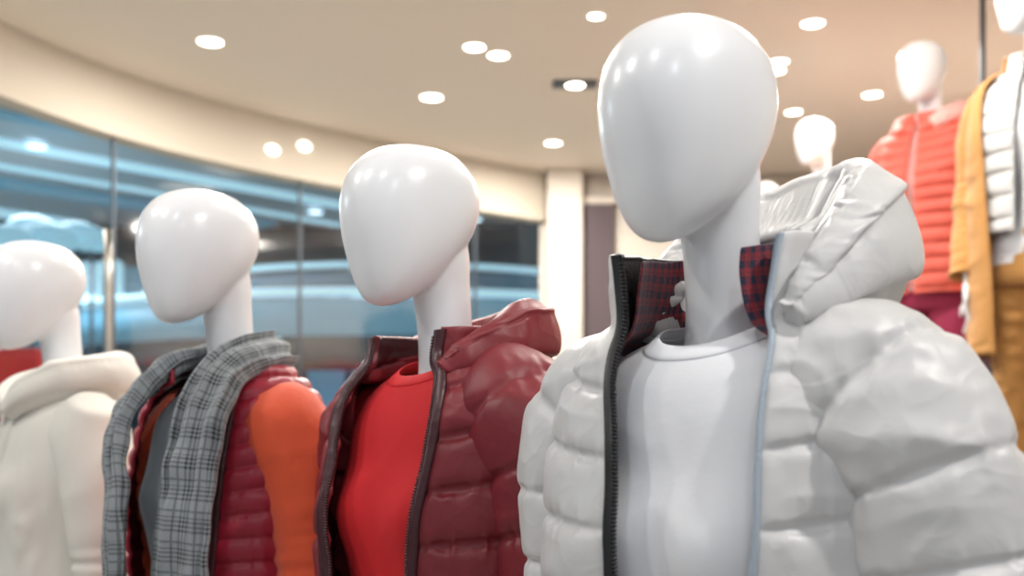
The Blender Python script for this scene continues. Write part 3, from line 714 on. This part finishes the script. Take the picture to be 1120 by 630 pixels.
while x<1.5:
    w=.5+rng.random()*1.0
    sf.append(boxraw(x,x+w-.10,15.45,15.58,.3,2.2+rng.random()*.4,rng.choice((0,2,3))))
    sf.append(boxraw(x,x+w-.05,15.40,15.58,3.30,3.7+rng.random()*.5,rng.choice((0,3,1,2,3))))
    for j in range(5):
        xx=x+rng.random()*w; zz=2.6+rng.random()*1.6
        sf.append(boxraw(xx,xx+.1+.3*rng.random(),15.32,15.38,zz,zz+.03+.1*rng.random(),rng.choice((1,1,4))))
    x+=w
mesh_obj('mall_storefronts',sf,[BLUEW,CYAN,MIDB,DK2,WL])
def arc_band(cx,cy,R,a0,a1,z0,z1,th,mi,nn=60):
    t=np.radians(np.linspace(a0,a1,nn)); G=np.zeros((nn,4,3))
    for k,(r,z) in enumerate(((R,z0),(R,z1),(R+th,z1),(R+th,z0))):
        G[:,k,0]=cx+r*np.cos(t);G[:,k,1]=cy+r*np.sin(t);G[:,k,2]=z
    return (G,True,mi,True)
bd=[arc_band(-1.5,16.2,5.2,198,292,2.55,2.90,.2,0),arc_band(-1.5,16.2,5.15,198,292,2.95,3.0,.3,1),arc_band(-1.5,16.2,5.2,198,292,2.2,2.5,.1,3),arc_band(-1.5,16.2,3.6,202,310,3.25,3.42,.15,2),arc_band(-1.5,16.2,3.55,202,310,3.5,3.54,.2,1),
    arc_band(-9,16.6,5.5,200,320,2.75,3.0,.2,2),arc_band(-9,16.6,5.45,200,320,3.03,3.08,.25,1)]
mesh_obj('mall_balcony',bd,[BLUEW,CYAN,MIDB,DK2])
for i,(xp,yp) in enumerate(((302,190),(400,215),(519,240),(345,232),(73,132),(120,150),(40,160))):  # ceiling discs; some of them stand in for light reflections on the glass
    Y=(4.5-CZ)*F/(HY-yp); X=(xp-CX)/F*Y
    mesh_obj('mall_downlight_or_glint',[disc(X,Y,4.495,.10,0)],[WL])
bl=[]
for xp,yp,Y,r in ((10,262,8.6,.2),(52,262,9.2,.24),(85,258,9.8,.22),(35,250,10.2,.22),(100,262,10.8,.2)):
    X,_,Z=px(xp,yp,Y)
    bl.append((tube([(X,Y,Z-r*.55,.02),(X,Y,Z-r*.5,r*.6),(X,Y,Z-r*.2,r*.95),(X,Y,Z+r*.1,r),(X,Y,Z+r*.35,r*.8),(X,Y,Z+r*.5,r*.4),(X,Y,Z+r*.53,.01)],28,30,ref=(0,1,0)),True,0,True))
    bl.append((tube([(X,Y,0,.02),(X,Y,Z-r*.5,.02)],10,4),True,1,True))
mesh_obj('mall_pale_globes',bl,[emis('globe_pale_blue',(150,200,220),.6),GREYM])  # pale round shapes on posts, glow added to their colour
X,_,Z=px(18,400,6.2)
box('red_kiosk',(X-.12,X+.12,6.2,6.5,0,Z+.1),mat('kiosk_red',(200,40,44),.5,bump=.05))

# ================================================================== LIGHTS
COOL=(.92,.96,1)
def aim(o,t):
    o.rotation_euler=(Vector(t)-o.location).to_track_quat('-Z','Y').to_euler()
for i,(x,y,z,e,t,sz) in enumerate(((1.25,.35,3.2,28,(.25,1.2,1.5),.12),(-.6,.1,3.2,6,(.0,1.4,1.6),.2),(-1.5,.9,3.2,11,(-.5,2.0,1.5),.2),(.5,2.4,3.3,11,(.1,1.6,1.5),.14),(-2.1,1.7,3.2,14,(-1.05,2.5,1.5),.2),(-.7,3.3,3.3,14,(-.7,2.4,1.4),.14),(.3,-.6,2.9,3.5,(.1,1.4,1.6),.2))):
    o=lamp('unseen_display_lamp','AREA',(x,y,z),e,(1,.98,.94) if i not in (1,6) else COOL,sz); aim(o,t)  # unseen area lamps put in to light the mannequins from above and front
lamp('aisle_fill','AREA',(1.2,3.4,3.3),29,WARM,.4)  # soft area lights added for overall brightness, no fixtures behind them
lamp('aisle_fill','AREA',(.0,5.0,3.3),44,WARM,.4)
lamp('aisle_fill','AREA',(-.9,3.9,3.3),26,WARM,.4)
lamp('aisle_fill','AREA',(2.1,5.6,3.3),22,WARM,.4)
o=lamp('mall_lamp','AREA',(-5,11,4.3),200,(.82,.93,1),2.0)
o=lamp('mall_lamp','AREA',(-9,5,4.3),200,(.82,.93,1),2.0)
w=bpy.data.worlds.new('World'); scene.world=w; w.use_nodes=True
w.node_tree.nodes['Background'].inputs[0].default_value=(.92,.95,1,1); w.node_tree.nodes['Background'].inputs[1].default_value=.52

# ================================================================== CAMERA
cam=bpy.data.cameras.new('camera'); co=bpy.data.objects.new('camera',cam); link(co)
co.location=(0,0,CZ); co.rotation_euler=(math.pi/2,0,0)
cam.sensor_width=36; cam.lens=F/1120*36; cam.shift_y=175/1120; cam.clip_start=.05; cam.clip_end=100
cam.dof.use_dof=True; cam.dof.focus_distance=1.4; cam.dof.aperture_fstop=3.2
scene.camera=co
print('done',time.time()-T0)
